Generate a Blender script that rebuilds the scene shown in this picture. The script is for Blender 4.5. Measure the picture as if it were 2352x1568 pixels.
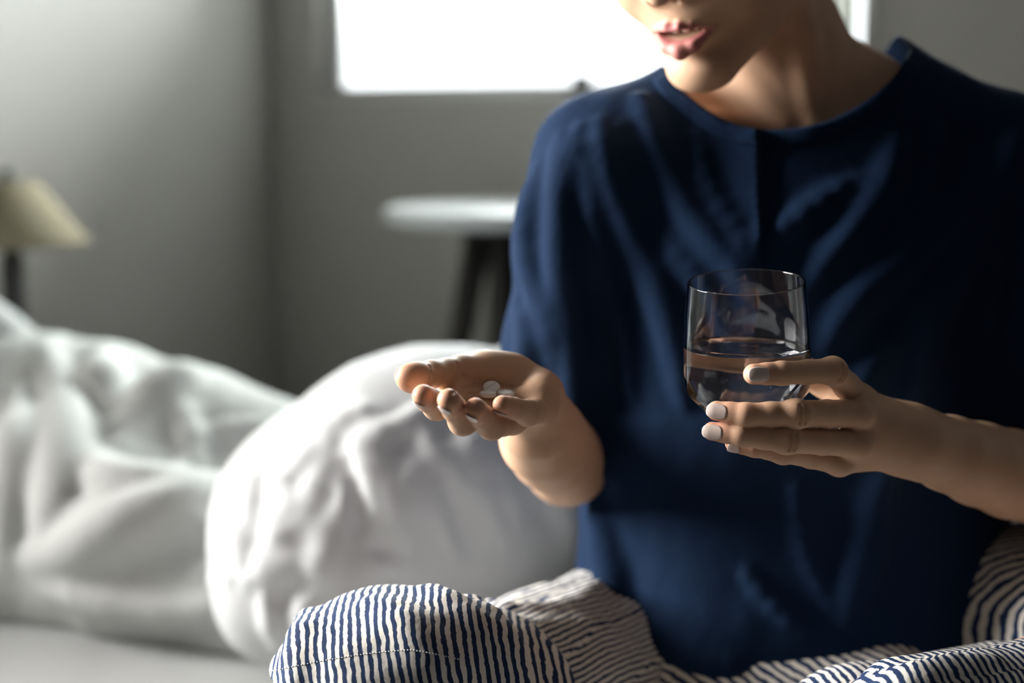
import bpy, bmesh, math, random
import numpy as np
from mathutils import Vector, Matrix
random.seed(4); RNG = np.random.RandomState(7)
for o in list(bpy.data.objects): bpy.data.objects.remove(o)
SC = bpy.context.scene
COL = SC.collection

# ------------------------------------------------------------------ camera
CAM_Z, PITCH, FPX = 0.95, math.radians(9.0), 2352*50/36.0
cd = bpy.data.cameras.new('camera'); cam = bpy.data.objects.new('camera', cd); COL.objects.link(cam)
cam.location = (0, 0, CAM_Z); cam.rotation_euler = (math.radians(90)-PITCH, 0, 0)
cd.lens = 50; cd.sensor_width = 36; cd.clip_start = .05
cd.dof.use_dof = True; cd.dof.focus_distance = 0.955; cd.dof.aperture_fstop = 2.3
SC.camera = cam
# ------------------------------------------------------------------ room frame (the room stands turned to the camera)
A = math.radians(32)
CORNER = np.array([-.55, 3.30, 0.])
E1 = np.array([math.cos(A), -math.sin(A), 0.]); E2 = np.array([-math.sin(A), -math.cos(A), 0.]); EZ = np.array([0, 0, 1.])
# frame of the left wall, which runs off the corner a little wider than square
A2 = math.radians(-124)
D1 = np.array([math.cos(A2), math.sin(A2), 0.]); D2 = np.array([-math.sin(A2), math.cos(A2), 0.])
def LW(t, m, z=0.): return CORNER + t*D1 + m*D2 + z*EZ
def RM(s, n, z=0.): return CORNER + s*E1 + n*E2 + z*EZ
# ------------------------------------------------------------------ light
SC.view_settings.view_transform = 'Standard'; SC.view_settings.look = 'None'
SC.view_settings.gamma = 1; SC.view_settings.use_curve_mapping = False
SC.view_settings.exposure = 0.0
W = bpy.data.worlds.new('sky'); SC.world = W; W.use_nodes = True
W.node_tree.nodes['Background'].inputs[0].default_value = (.93, .97, 1, 1)
W.node_tree.nodes['Background'].inputs[1].default_value = 3.0
def area(name, c, direction, sx, sy, power, col):
    l = bpy.data.lights.new(name, 'AREA'); l.shape = 'RECTANGLE'; l.size = sx; l.size_y = sy
    l.energy = power; l.color = col
    o = bpy.data.objects.new(name, l); COL.objects.link(o); o.location = c
    o.rotation_euler = Vector(direction).to_track_quat('-Z', 'Z').to_euler()
    return o
# daylight coming in through the two windows of the room
area('daylight_window_back', RM(.79, -.12, 1.65), E2, 1.40, 1.3, 210, (.93, 1, .97))
area('daylight_window_left', LW(2.35, -.12, 1.40), D2, 1.2, 1.3, 345, (1, .97, .93))

# ------------------------------------------------------------------ pixel -> point at depth Y
def U(px, py, Y):
    a = (px-1176)/FPX; b = -(py-784)/FPX
    c, s = math.cos(PITCH), math.sin(PITCH)
    d = np.array([a, c + b*s, -s + b*c])
    return np.array([0, 0, CAM_Z]) + d*(Y/d[1])

# ------------------------------------------------------------------ signed distance modelling
class S:
    """a distance field with its bounding box"""
    def __init__(s, f, lo, hi): s.f = f; s.lo = np.asarray(lo, float); s.hi = np.asarray(hi, float)
    def __call__(s, P, b=None):
        if b is not None:
            q = np.maximum(np.maximum(s.lo-b[0], b[0]-s.hi), 0)
            if math.sqrt(q@q)-b[1] > b[2]: return None
        return s.f(P, b)
def cap(a, b, ra, rb=None):
    a = np.asarray(a, float); b = np.asarray(b, float); rb = ra if rb is None else rb
    ab = b-a; L = max(ab@ab, 1e-12)
    def f(P, _):
        t = np.clip((P-a)@ab/L, 0, 1)
        q = P-a-t[:, None]*ab
        return np.sqrt(np.einsum('ij,ij->i', q, q))-(ra+t*(rb-ra))
    m = max(ra, rb)
    return S(f, np.minimum(a, b)-m, np.maximum(a, b)+m)
def ell(c, r, R=None):
    c = np.asarray(c, float); r = np.asarray(r, float)
    def f(P, _):
        q = P-c
        if R is not None: q = q@R
        k0 = np.linalg.norm(q/r, axis=1); k1 = np.linalg.norm(q/(r*r), axis=1)+1e-9
        return k0*(k0-1)/k1
    e = r if R is None else np.sqrt((np.asarray(R)**2)@(r*r))
    return S(f, c-e, c+e)
def smin(a, b, k):
    if k <= 0: return np.minimum(a, b)
    h = np.maximum(k-np.abs(a-b), 0)/k
    return np.minimum(a, b)-h*h*k*.25
def UN(k, *nodes):
    lo = np.min([n.lo for n in nodes], axis=0); hi = np.max([n.hi for n in nodes], axis=0)
    def f(P, b):
        d = None
        for n in nodes:
            e = n(P, b)
            if e is None: continue
            d = e if d is None else smin(d, e, k)
        return d
    return S(f, lo-k*.25, hi+k*.25)
def SUB(k, a, *cuts):
    def f(P, b):
        d = a(P, b)
        if d is None: return None
        for n in cuts:
            e = n(P, b)
            if e is not None: d = -smin(-d, e, k)
        return d
    return S(f, a.lo, a.hi)
def DISP(a, fn, amp):
    def f(P, b):
        d = a(P, b)
        return None if d is None else d-fn(P)
    return S(f, a.lo-amp, a.hi+amp)
def XF(a, R, t):
    R = np.asarray(R); t = np.asarray(t)
    def f(P, b):
        return a((P-t)@R, None if b is None else ((b[0]-t)@R, b[1], b[2]))
    c = (a.lo+a.hi)/2; e = np.abs(R)@((a.hi-a.lo)/2); c = R@c+t
    return S(f, c-e, c+e)
def chain(pts, rad, k=.004):
    return UN(k, *[cap(pts[i], pts[i+1], rad[i], rad[i+1]) for i in range(len(pts)-1)])

def surf(node, h, lo=None, hi=None, n=16, marg=.06):
    """sparse surface nets -> verts, quads"""
    lo = node.lo-2*h if lo is None else np.maximum(lo, node.lo-2*h)
    hi = node.hi+2*h if hi is None else np.minimum(hi, node.hi+2*h)
    B = h*n
    i0 = np.floor(lo/B).astype(int)-1; i1 = np.ceil(hi/B).astype(int)+1
    g = np.stack(np.meshgrid(*[np.arange(i0[a], i1[a]) for a in range(3)], indexing='ij'), -1).reshape(-1, 3)
    cen = (g+.5)*B
    d = node(cen)
    act = g[np.abs(d) < B*1.25]
    ax = np.arange(n+1)
    loc = np.stack(np.meshgrid(ax, ax, ax, indexing='ij'), -1).reshape(-1, 3)
    OFF = 1 << 20; M = 1 << 21
    def key(I): return ((I[..., 0]+OFF)*M+(I[..., 1]+OFF))*M+(I[..., 2]+OFF)
    KV, PV, Q = [], [], []
    ed = [((0,0,0),(1,0,0)),((0,1,0),(1,1,0)),((0,0,1),(1,0,1)),((0,1,1),(1,1,1)),
          ((0,0,0),(0,1,0)),((1,0,0),(1,1,0)),((0,0,1),(0,1,1)),((1,0,1),(1,1,1)),
          ((0,0,0),(0,0,1)),((1,0,0),(1,0,1)),((0,1,0),(0,1,1)),((1,1,0),(1,1,1))]
    for blk in act:
        P = (loc+blk*n)*h
        v = node(P, ((blk+.5)*B, B*.87, marg))
        if v is None: continue
        v = v.reshape(n+1, n+1, n+1)
        if v.min() > 0 or v.max() < 0: continue
        ins = v < 0
        acc = np.zeros((n, n, n, 3)); cnt = np.zeros((n, n, n))
        for a, b in ed:
            va = v[a[0]:a[0]+n, a[1]:a[1]+n, a[2]:a[2]+n]; vb = v[b[0]:b[0]+n, b[1]:b[1]+n, b[2]:b[2]+n]
            m = (va < 0) != (vb < 0)
            t = np.where(m, va/np.where(m, va-vb, 1), 0)
            for c in range(3): acc[..., c] += np.where(m, a[c]+t*(b[c]-a[c]), 0)
            cnt += m
        I = np.argwhere(cnt > 0)
        if len(I) == 0: continue
        pos = acc[I[:, 0], I[:, 1], I[:, 2]]/cnt[I[:, 0], I[:, 1], I[:, 2]][:, None]
        KV.append(key(I+blk*n)); PV.append((I+blk*n+pos)*h)
        for axn in range(3):
            s = [slice(0, n)]*3; s2 = list(s); s2[axn] = slice(1, n+1)
            ia = ins[tuple(s)]; ib = ins[tuple(s2)]
            E = np.argwhere(ia != ib)
            if len(E) == 0: continue
            flip = ia[E[:, 0], E[:, 1], E[:, 2]]
            G = E+blk*n
            u = np.zeros(3, int); w = np.zeros(3, int); u[(axn+1) % 3] = 1; w[(axn+2) % 3] = 1
            q = np.stack([key(G-u-w), key(G-w), key(G), key(G-u)], 1)
            q = np.where(flip[:, None], q, q[:, ::-1])
            Q.append(q)
    KV = np.concatenate(KV); PV = np.concatenate(PV); Q = np.concatenate(Q)
    ku, ix = np.unique(KV, return_index=True); PV = PV[ix]
    j = np.searchsorted(ku, Q); j = np.minimum(j, len(ku)-1)
    ok = (ku[j] == Q).all(1)
    return PV, j[ok]
def tris(q): return np.concatenate([q[:, [0, 1, 2]], q[:, [0, 2, 3]]])
def clip(V, F, g):
    """keep the part of the triangles where g < 0, cut cleanly along g = 0"""
    if F.shape[1] == 4: F = tris(F)
    v = g(V); ins = v < 0; c = ins[F].sum(1)
    keep = [F[c == 3]]; newV = [V]; base = len(V)
    edges = {}
    pts = []
    def cut(a, b):
        nonlocal base
        k = (a, b) if a < b else (b, a)
        if k not in edges:
            t = v[a]/(v[a]-v[b]); pts.append(V[a]+t*(V[b]-V[a])); edges[k] = base; base += 1
        return edges[k]
    out = []
    for t in F[(c > 0) & (c < 3)]:
        for r in range(3):
            a, b, d = t[r], t[(r+1) % 3], t[(r+2) % 3]
            if ins[a] and not ins[b] and not ins[d]:
                out.append((a, cut(a, b), cut(d, a))); break
            if not ins[a] and ins[b] and ins[d]:
                p, q = cut(a, b), cut(d, a); out += [(p, b, d), (p, d, q)]; break
    V2 = np.concatenate([V, np.array(pts)]) if pts else V
    F2 = np.concatenate(keep+([np.array(out)] if out else []))
    used = np.unique(F2); mp = -np.ones(len(V2), int); mp[used] = np.arange(len(used))
    return V2[used], mp[F2]
def mesh(name, V, F, mat, parent=None, smooth=True, attrs=None, origin=None):
    me = bpy.data.meshes.new(name)
    V = np.asarray(V, float)
    if origin is None and parent is None: origin = (V.min(0)+V.max(0))/2; origin[2] = V[:, 2].min()
    if origin is None: origin = np.array(parent.location)
    V = V-np.asarray(origin)
    if isinstance(F, np.ndarray):
        n, k = F.shape
        me.vertices.add(len(V)); me.vertices.foreach_set('co', V.astype(np.float32).ravel())
        me.loops.add(n*k); me.loops.foreach_set('vertex_index', F.astype(np.int32).ravel())
        me.polygons.add(n); me.polygons.foreach_set('loop_start', np.arange(0, n*k, k, dtype=np.int32))
        me.update(calc_edges=True); me.validate()
    else:
        me.from_pydata(V.tolist(), [], F); me.update()
    me.polygons.foreach_set('use_smooth', np.full(len(me.polygons), smooth))
    for an, (typ, data) in (attrs or {}).items():
        at = me.attributes.new(an, typ, 'POINT')
        at.data.foreach_set('color' if typ == 'FLOAT_COLOR' else 'value', np.asarray(data, np.float32).ravel())
    if mat: me.materials.append(mat)
    o = bpy.data.objects.new(name, me); COL.objects.link(o)
    if parent is None: o.location = origin
    else: o.parent = parent
    return o
def tag(o, label=None, cat=None, group=None, kind=None):
    if label: o['label'] = label
    if cat: o['category'] = cat
    if group: o['group'] = group
    if kind: o['kind'] = kind
    return o
def empty(name, loc):
    o = bpy.data.objects.new(name, None); COL.objects.link(o); o.location = loc; o.empty_display_size = .05
    return o
def box(s0, s1, n0, n1, z0, z1, V=None, F=None, f=RM):
    V = [] if V is None else V; F = [] if F is None else F
    b = len(V)
    for z in (z0, z1):
        for s, n in ((s0, n0), (s1, n0), (s1, n1), (s0, n1)): V.append(f(s, n, z))
    F += [[b+i for i in q] for q in ((0,1,2,3),(7,6,5,4),(0,4,5,1),(1,5,6,2),(2,6,7,3),(3,7,4,0))]
    return V, F
def bevel(o, w, seg=3):
    m = o.modifiers.new('bevel', 'BEVEL'); m.width = w; m.segments = seg; m.limit_method = 'ANGLE'
    return o
def fixn(o):
    bm = bmesh.new(); bm.from_mesh(o.data); bmesh.ops.recalc_face_normals(bm, faces=bm.faces); bm.to_mesh(o.data); bm.free(); return o
def lathe(prof, c, seg=64, R=None):
    V, F = [], []
    for r, z in prof:
        for i in range(seg):
            a = 2*math.pi*i/seg; p = np.array([r*math.cos(a), r*math.sin(a), z])
            V.append((p if R is None else R@p)+c)
    for j in range(len(prof)-1):
        for i in range(seg):
            F.append([j*seg+i, j*seg+(i+1) % seg, (j+1)*seg+(i+1) % seg, (j+1)*seg+i])
    return V, F
def rot(axis, deg): return np.array(Matrix.Rotation(math.radians(deg), 3, axis))
def wob(P, seed, f, n=6):
    """smooth pseudo-random field"""
    r = np.random.RandomState(seed); o = np.zeros(len(P))
    for i in range(n):
        d = r.normal(size=3); d /= np.linalg.norm(d)
        o += np.sin(P@d*f*(.6+.8*r.rand())*6.283+r.rand()*6.283)
    return o/n
def cast(px, py, node, y0=.6, y1=1.7):
    o = np.array([0, 0, CAM_Z]); d = U(px, py, 1.0)-o; d = d/d[1]
    for n in (110, 14):
        ys = np.linspace(y0, y1, n); P = o+ys[:, None]*d; v = node(P); i = int(np.argmax(v < 0))
        if v[i] >= 0: return None
        y0, y1 = ys[max(i-1, 0)], ys[i]
    return P[i]

# ------------------------------------------------------------------ materials
def mat(name, col, rough=.6, spec=.4, noise=None, bump=None, **kw):
    m = bpy.data.materials.new(name); m.use_nodes = True; nt = m.node_tree; p = nt.nodes['Principled BSDF']
    p.inputs['Base Color'].default_value = (*col, 1); p.inputs['Roughness'].default_value = rough
    p.inputs['Specular IOR Level'].default_value = spec
    for k, v in kw.items(): p.inputs[k.replace('_', ' ')].default_value = v
    tc = nt.nodes.new('ShaderNodeTexCoord')
    if noise:
        sc, amt = noise
        n = nt.nodes.new('ShaderNodeTexNoise'); n.inputs['Scale'].default_value = sc; n.inputs['Detail'].default_value = 4
        nt.links.new(tc.outputs['Object'], n.inputs['Vector'])
        r = nt.nodes.new('ShaderNodeMapRange'); r.inputs[3].default_value = 1-amt; r.inputs[4].default_value = 1+amt
        nt.links.new(n.outputs[0], r.inputs[0])
        mx = nt.nodes.new('ShaderNodeVectorMath'); mx.operation = 'SCALE'; mx.inputs[0].default_value = col
        nt.links.new(r.outputs[0], mx.inputs['Scale']); nt.links.new(mx.outputs[0], p.inputs['Base Color'])
    if bump:
        sc, st, dist = bump
        n = nt.nodes.new('ShaderNodeTexNoise'); n.inputs['Scale'].default_value = sc; n.inputs['Detail'].default_value = 3
        nt.links.new(tc.outputs['Object'], n.inputs['Vector'])
        b = nt.nodes.new('ShaderNodeBump'); b.inputs['Strength'].default_value = st; b.inputs['Distance'].default_value = dist
        nt.links.new(n.outputs[0], b.inputs['Height']); nt.links.new(b.outputs[0], p.inputs['Normal'])
    return m
M_wall = mat('wall_paint', (.52, .51, .48), .85, .2, noise=(3, .04), bump=(180, .1, .002))
M_wall2 = mat('unseen_dark_wall_paint', (.035, .035, .04), .85, .2, noise=(3, .05), bump=(180, .1, .002))  # near-black on the unseen right and front walls, darkened to cut bounced fill light
M_ceil = mat('ceiling_paint', (.09, .09, .09), .9, .2, noise=(2, .03))  # unseen ceiling kept near-black so it returns little fill light
M_floor = mat('floor_wood', (.06, .042, .032), .5, .4, noise=(6, .25))
M_frame = mat('window_paint', (.6, .6, .59), .5, .4, noise=(5, .03))
M_sheet = mat('bed_sheet', (.48, .49, .485), .85, .2, noise=(4, .03), bump=(350, .15, .001))
M_duvet = mat('duvet_cotton', (.52, .53, .515), .85, .2, noise=(4, .03), bump=(300, .15, .001))
M_pillow = mat('pillow_cotton', (.60, .61, .62), .85, .2, noise=(4, .02), bump=(300, .15, .001))
M_bedbase = mat('bed_upholstery', (.17, .16, .15), .9, .2, noise=(40, .15), bump=(250, .3, .001))
M_shade = mat('lamp_shade_linen', (.25, .222, .15), .85, .2, noise=(60, .08), bump=(220, .2, .001))
M_dark = mat('dark_metal', (.022, .021, .02), .45, .5, noise=(10, .1))
M_legwood = mat('dark_stained_wood', (.05, .046, .042), .6, .3, noise=(14, .2))
M_tabletop = mat('table_top_lacquer', (.74, .77, .78), .35, .5, noise=(5, .02))
M_stand = mat('walnut', (.09, .06, .045), .5, .4, noise=(12, .25))
M_pill = mat('tablet_white', (.86, .86, .85), .55, .4, noise=(300, .02), bump=(900, .2, .0003))
M_nail = mat('nail_polish', (.62, .50, .45), .22, .5, noise=(200, .02))
M_teeth = mat('tooth_enamel', (.72, .70, .64), .25, .5, noise=(100, .03))
M_hair = mat('dark_hair', (.012, .009, .008), .45, .5, noise=(80, .2))
M_eye = mat('eye_white', (.75, .73, .7), .15, .5, noise=(80, .03))
M_thread = mat('white_thread', (.7, .7, .68), .8, .2, noise=(400, .1))

def fabric_navy():
    m = mat('navy_cotton', (.0042, .0152, .043), .9, .12, noise=(14, .08))
    nt = m.node_tree; p = nt.nodes['Principled BSDF']
    p.inputs['Sheen Weight'].default_value = .02; p.inputs['Sheen Roughness'].default_value = .5
    p.inputs['Sheen Tint'].default_value = (.3, .5, .9, 1)
    tc = nt.nodes.new('ShaderNodeTexCoord')
    n1 = nt.nodes.new('ShaderNodeTexNoise'); n1.inputs['Scale'].default_value = 26; n1.inputs['Detail'].default_value = 5
    n2 = nt.nodes.new('ShaderNodeTexNoise'); n2.inputs['Scale'].default_value = 900
    for n in (n1, n2): nt.links.new(tc.outputs['Object'], n.inputs['Vector'])
    b1 = nt.nodes.new('ShaderNodeBump'); b1.inputs['Strength'].default_value = .35; b1.inputs['Distance'].default_value = .006
    b2 = nt.nodes.new('ShaderNodeBump'); b2.inputs['Strength'].default_value = .25; b2.inputs['Distance'].default_value = .0006
    nt.links.new(n1.outputs[0], b1.inputs['Height']); nt.links.new(n2.outputs[0], b2.inputs['Height'])
    nt.links.new(b1.outputs[0], b2.inputs['Normal']); nt.links.new(b2.outputs[0], p.inputs['Normal'])
    return m
M_navy = fabric_navy()
def skin():
    m = bpy.data.materials.new('skin'); m.use_nodes = True; nt = m.node_tree; p = nt.nodes['Principled BSDF']
    at = nt.nodes.new('ShaderNodeAttribute'); at.attribute_name = 'tint'
    tc = nt.nodes.new('ShaderNodeTexCoord')
    n = nt.nodes.new('ShaderNodeTexNoise'); n.inputs['Scale'].default_value = 45; n.inputs['Detail'].default_value = 5
    nt.links.new(tc.outputs['Object'], n.inputs['Vector'])
    r = nt.nodes.new('ShaderNodeMapRange'); r.inputs[3].default_value = .86; r.inputs[4].default_value = 1.12
    nt.links.new(n.outputs[0], r.inputs[0])
    mx = nt.nodes.new('ShaderNodeVectorMath'); mx.operation = 'SCALE'
    nt.links.new(at.outputs['Color'], mx.inputs[0]); nt.links.new(r.outputs[0], mx.inputs['Scale'])
    nt.links.new(mx.outputs[0], p.inputs['Base Color'])
    p.inputs['Roughness'].default_value = .55; p.inputs['Specular IOR Level'].default_value = .25
    p.inputs['Subsurface Weight'].default_value = .12; p.inputs['Subsurface Radius'].default_value = (1, .35, .18)
    p.inputs['Subsurface Scale'].default_value = .006
    v = nt.nodes.new('ShaderNodeTexVoronoi'); v.inputs['Scale'].default_value = 900
    nt.links.new(tc.outputs['Object'], v.inputs['Vector'])
    b = nt.nodes.new('ShaderNodeBump'); b.inputs['Strength'].default_value = .10; b.inputs['Distance'].default_value = .0004
    nt.links.new(v.outputs[0], b.inputs['Height']); nt.links.new(b.outputs[0], p.inputs['Normal'])
    return m
M_skin = skin()
def stripes():
    m = bpy.data.materials.new('striped_cotton'); m.use_nodes = True; nt = m.node_tree; p = nt.nodes['Principled BSDF']
    at = nt.nodes.new('ShaderNodeAttribute'); at.attribute_name = 'stripe'
    tc = nt.nodes.new('ShaderNodeTexCoord')
    n = nt.nodes.new('ShaderNodeTexNoise'); n.inputs['Scale'].default_value = 260; n.inputs['Detail'].default_value = 2
    n3 = nt.nodes.new('ShaderNodeTexNoise'); n3.inputs['Scale'].default_value = 60; n3.inputs['Detail'].default_value = 1
    for q in (n, n3): nt.links.new(tc.outputs['Object'], q.inputs['Vector'])
    def math_(op, a, b):
        q = nt.nodes.new('ShaderNodeMath'); q.operation = op
        for i, x in enumerate((a, b)):
            if isinstance(x, float): q.inputs[i].default_value = x
            elif x is not None: nt.links.new(x, q.inputs[i])
        return q.outputs[0]
    s = math_('ADD', at.outputs['Fac'], math_('MULTIPLY', math_('SUBTRACT', n.outputs[0], .5), .28))
    s = math_('ADD', s, math_('MULTIPLY', math_('SUBTRACT', n3.outputs[0], .5), .7))
    fr = math_('FRACT', s, None)
    tri = math_('ABSOLUTE', math_('SUBTRACT', fr, .5), None)
    rr = nt.nodes.new('ShaderNodeMapRange'); rr.inputs[1].default_value = .235; rr.inputs[2].default_value = .265
    nt.links.new(tri, rr.inputs[0])
    mx = nt.nodes.new('ShaderNodeMix'); mx.data_type = 'RGBA'
    mx.inputs[6].default_value = (.66, .63, .575, 1); mx.inputs[7].default_value = (.010, .026, .075, 1)
    nt.links.new(rr.outputs[0], mx.inputs[0]); nt.links.new(mx.outputs[2], p.inputs['Base Color'])
    p.inputs['Roughness'].default_value = .85; p.inputs['Specular IOR Level'].default_value = .2
    n2 = nt.nodes.new('ShaderNodeTexNoise'); n2.inputs['Scale'].default_value = 30; n2.inputs['Detail'].default_value = 4
    nt.links.new(tc.outputs['Object'], n2.inputs['Vector'])
    b = nt.nodes.new('ShaderNodeBump'); b.inputs['Strength'].default_value = .4; b.inputs['Distance'].default_value = .006
    nt.links.new(n2.outputs[0], b.inputs['Height']); nt.links.new(b.outputs[0], p.inputs['Normal'])
    return m
M_stripe = stripes()
def clear(name, ior, col=(1, 1, 1)):
    m = mat(name, col, 0.0, .5); p = m.node_tree.nodes['Principled BSDF']
    p.inputs['Transmission Weight'].default_value = 1; p.inputs['IOR'].default_value = ior
    return m
M_glass = clear('drinking_glass', 1.48, (.985, .99, 1)); M_water = clear('water', 1.333, (.98, .99, 1))
def pane_mat():
    m = bpy.data.materials.new('window_glass'); m.use_nodes = True; nt = m.node_tree
    for n in list(nt.nodes): nt.nodes.remove(n)
    o = nt.nodes.new('ShaderNodeOutputMaterial'); t = nt.nodes.new('ShaderNodeBsdfTransparent'); g = nt.nodes.new('ShaderNodeBsdfGlossy')
    g.inputs['Roughness'].default_value = .02; f = nt.nodes.new('ShaderNodeFresnel'); x = nt.nodes.new('ShaderNodeMixShader')
    nt.links.new(f.outputs[0], x.inputs[0]); nt.links.new(t.outputs[0], x.inputs[1]); nt.links.new(g.outputs[0], x.inputs[2]); nt.links.new(x.outputs[0], o.inputs[0])
    return m
M_pane = pane_mat()
def sheer_mat():
    m = bpy.data.materials.new('sheer_curtain'); m.use_nodes = True; nt = m.node_tree
    for n in list(nt.nodes): nt.nodes.remove(n)
    o = nt.nodes.new('ShaderNodeOutputMaterial'); t = nt.nodes.new('ShaderNodeBsdfTranslucent'); g = nt.nodes.new('ShaderNodeBsdfDiffuse')
    t.inputs[0].default_value = (.50, .50, .47, 1); g.inputs[0].default_value = (.75, .75, .72, 1); x = nt.nodes.new('ShaderNodeMixShader')
    x.inputs[0].default_value = .15
    nt.links.new(t.outputs[0], x.inputs[1]); nt.links.new(g.outputs[0], x.inputs[2]); nt.links.new(x.outputs[0], o.inputs[0])
    return m
M_sheer = sheer_mat()

# ================================================================== THE ROOM
S1, N1, H = 4.6, 5.2, 2.6
def struct(name, V, F, m, parent=None, lab=None):
    o = fixn(mesh(name, V, F, m, parent, smooth=False))
    if parent is None: tag(o, lab, None, None, 'structure')
    return o
V, F = box(-2.3, S1+.15, -.15, N1+.15, -.1, 0); struct('floor', V, F, M_floor)
V, F = box(-2.3, S1+.15, -.15, N1+.15, H, H+.1); struct('ceiling', V, F, M_ceil)
WS0, WS1, WZ0, WZ1 = .135, 1.395, .984, 2.25
V, F = box(-.08, WS0, -.08, 0, 0, H); box(WS1, S1+.15, -.08, 0, 0, H, V, F)
box(WS0, WS1, -.08, 0, 0, WZ0, V, F); box(WS0, WS1, -.08, 0, WZ1, H, V, F); struct('wall_back', V, F, M_wall)
LN0, LN1, LZ0, LZ1 = 1.75, 2.95, .75, 2.05
V, F = box(0, LN0, -.08, 0, 0, H, f=LW); box(LN1, 5.75, -.08, 0, 0, H, V, F, LW)
box(LN0, LN1, -.08, 0, 0, LZ0, V, F, LW); box(LN0, LN1, -.08, 0, LZ1, H, V, F, LW); struct('wall_left', V, F, M_wall)
V, F = box(S1, S1+.15, 0, N1+.15, 0, H); struct('wall_right', V, F, M_wall2)
V, F = box(-2.0, S1, N1, N1+.15, 0, H); struct('wall_front', V, F, M_wall2)
def window(name, a0, a1, z0, z1, f, sill):
    e = empty(name, f((a0+a1)/2, -.06, z0)); tag(e, kind='structure')
    V, F = [], []; w = .03
    box(a0, a0+w, -.075, -.04, z0, z1, V, F, f); box(a1-w, a1, -.075, -.04, z0, z1, V, F, f)
    box(a0+w, a1-w, -.075, -.04, z0, z0+w, V, F, f); box(a0+w, a1-w, -.075, -.04, z1-w, z1, V, F, f)
    struct('window_frame', V, F, M_frame, e)
    V, F = box(a0+w, a1-w, -.060, -.055, z0+w, z1-w, f=f); struct('pane', V, F, M_pane, e)
    V, F = box(a0+.002, a1-.002, -.038, sill, z0-.0, z0+.012, f=f); bevel(struct('window_sill', V, F, M_frame, e), .004)
    return e
w1 = window('window_1', WS0, WS1, WZ0, WZ1, RM, -.001)
window('window_2', LN0, LN1, LZ0, LZ1, LW, -.001)
# casement handle at the foot of the back window
V, F = [], []
hs = .79
box(hs-.028, hs+.028, -.038, -.016, WZ0+.012, WZ0+.028, V, F); box(hs-.012, hs+.03, -.034, -.018, WZ0+.028, WZ0+.05, V, F)
bevel(struct('window_handle', V, F, M_dark, w1), .004)
# sheer curtain drawn to the side of the back window
def curtain():
    V, F = [], []; n, mz = 40, 12
    for j in range(mz+1):
        for i in range(n+1):
            s = 1.285+.095*i/n; V.append(RM(s, .035+.012*math.sin(i/n*28+.2*math.sin(j*.7)), .98+1.42*j/mz))
    for j in range(mz):
        for i in range(n): a = j*(n+1)+i; F.append([a, a+1, a+n+2, a+n+1])
    o = mesh('sheer_curtain', V, F, M_sheer); m = o.modifiers.new('solid', 'SOLIDIFY'); m.thickness = .001
    tag(o, 'narrow white sheer curtain gathered at the side of the bright window', 'curtain')
curtain()

# ================================================================== BED AND BEDDING
BZ = .36
bed = empty('bed', RM(1.2, 1.52, 0)); tag(bed, 'low bed with white sheet that the person sits on', 'bed')
V, F = box(.06, 2.3, 1.06, 1.98, .05, .2); bevel(struct('bed_base', V, F, M_bedbase, bed), .02)
for s in (.14, 2.22):
    for n in (1.14, 1.90):
        V, F = box(s-.03, s+.03, n-.03, n+.03, 0, .06); struct('leg', V, F, M_dark, bed)
mt = ell((0, 0, 0), (1, 1, 1))
def mattress():
    c = RM(1.18, 1.525); Rm = np.stack([E1, E2, EZ], 1)
    hx = np.array([1.11, .465, .08]); cc = np.array([*c[:2], BZ-.08])
    def f(P, _):
        q = np.abs((P-cc)@Rm)-hx+.05
        d = np.linalg.norm(np.maximum(q, 0), axis=1)+np.minimum(q.max(1), 0)-.05
        return d-.002*wob(P, 3, 4)-.0015*wob(P*[1, 1, .3], 5, 11)
    V, F = surf(S(f, cc-[1.35, 1.35, .12], cc+[1.35, 1.35, .12]), .012)
    mesh('mattress', V, F, M_sheet, bed)
mattress()
def softmin_floor(P, z): return z-P[:, 2]
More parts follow.
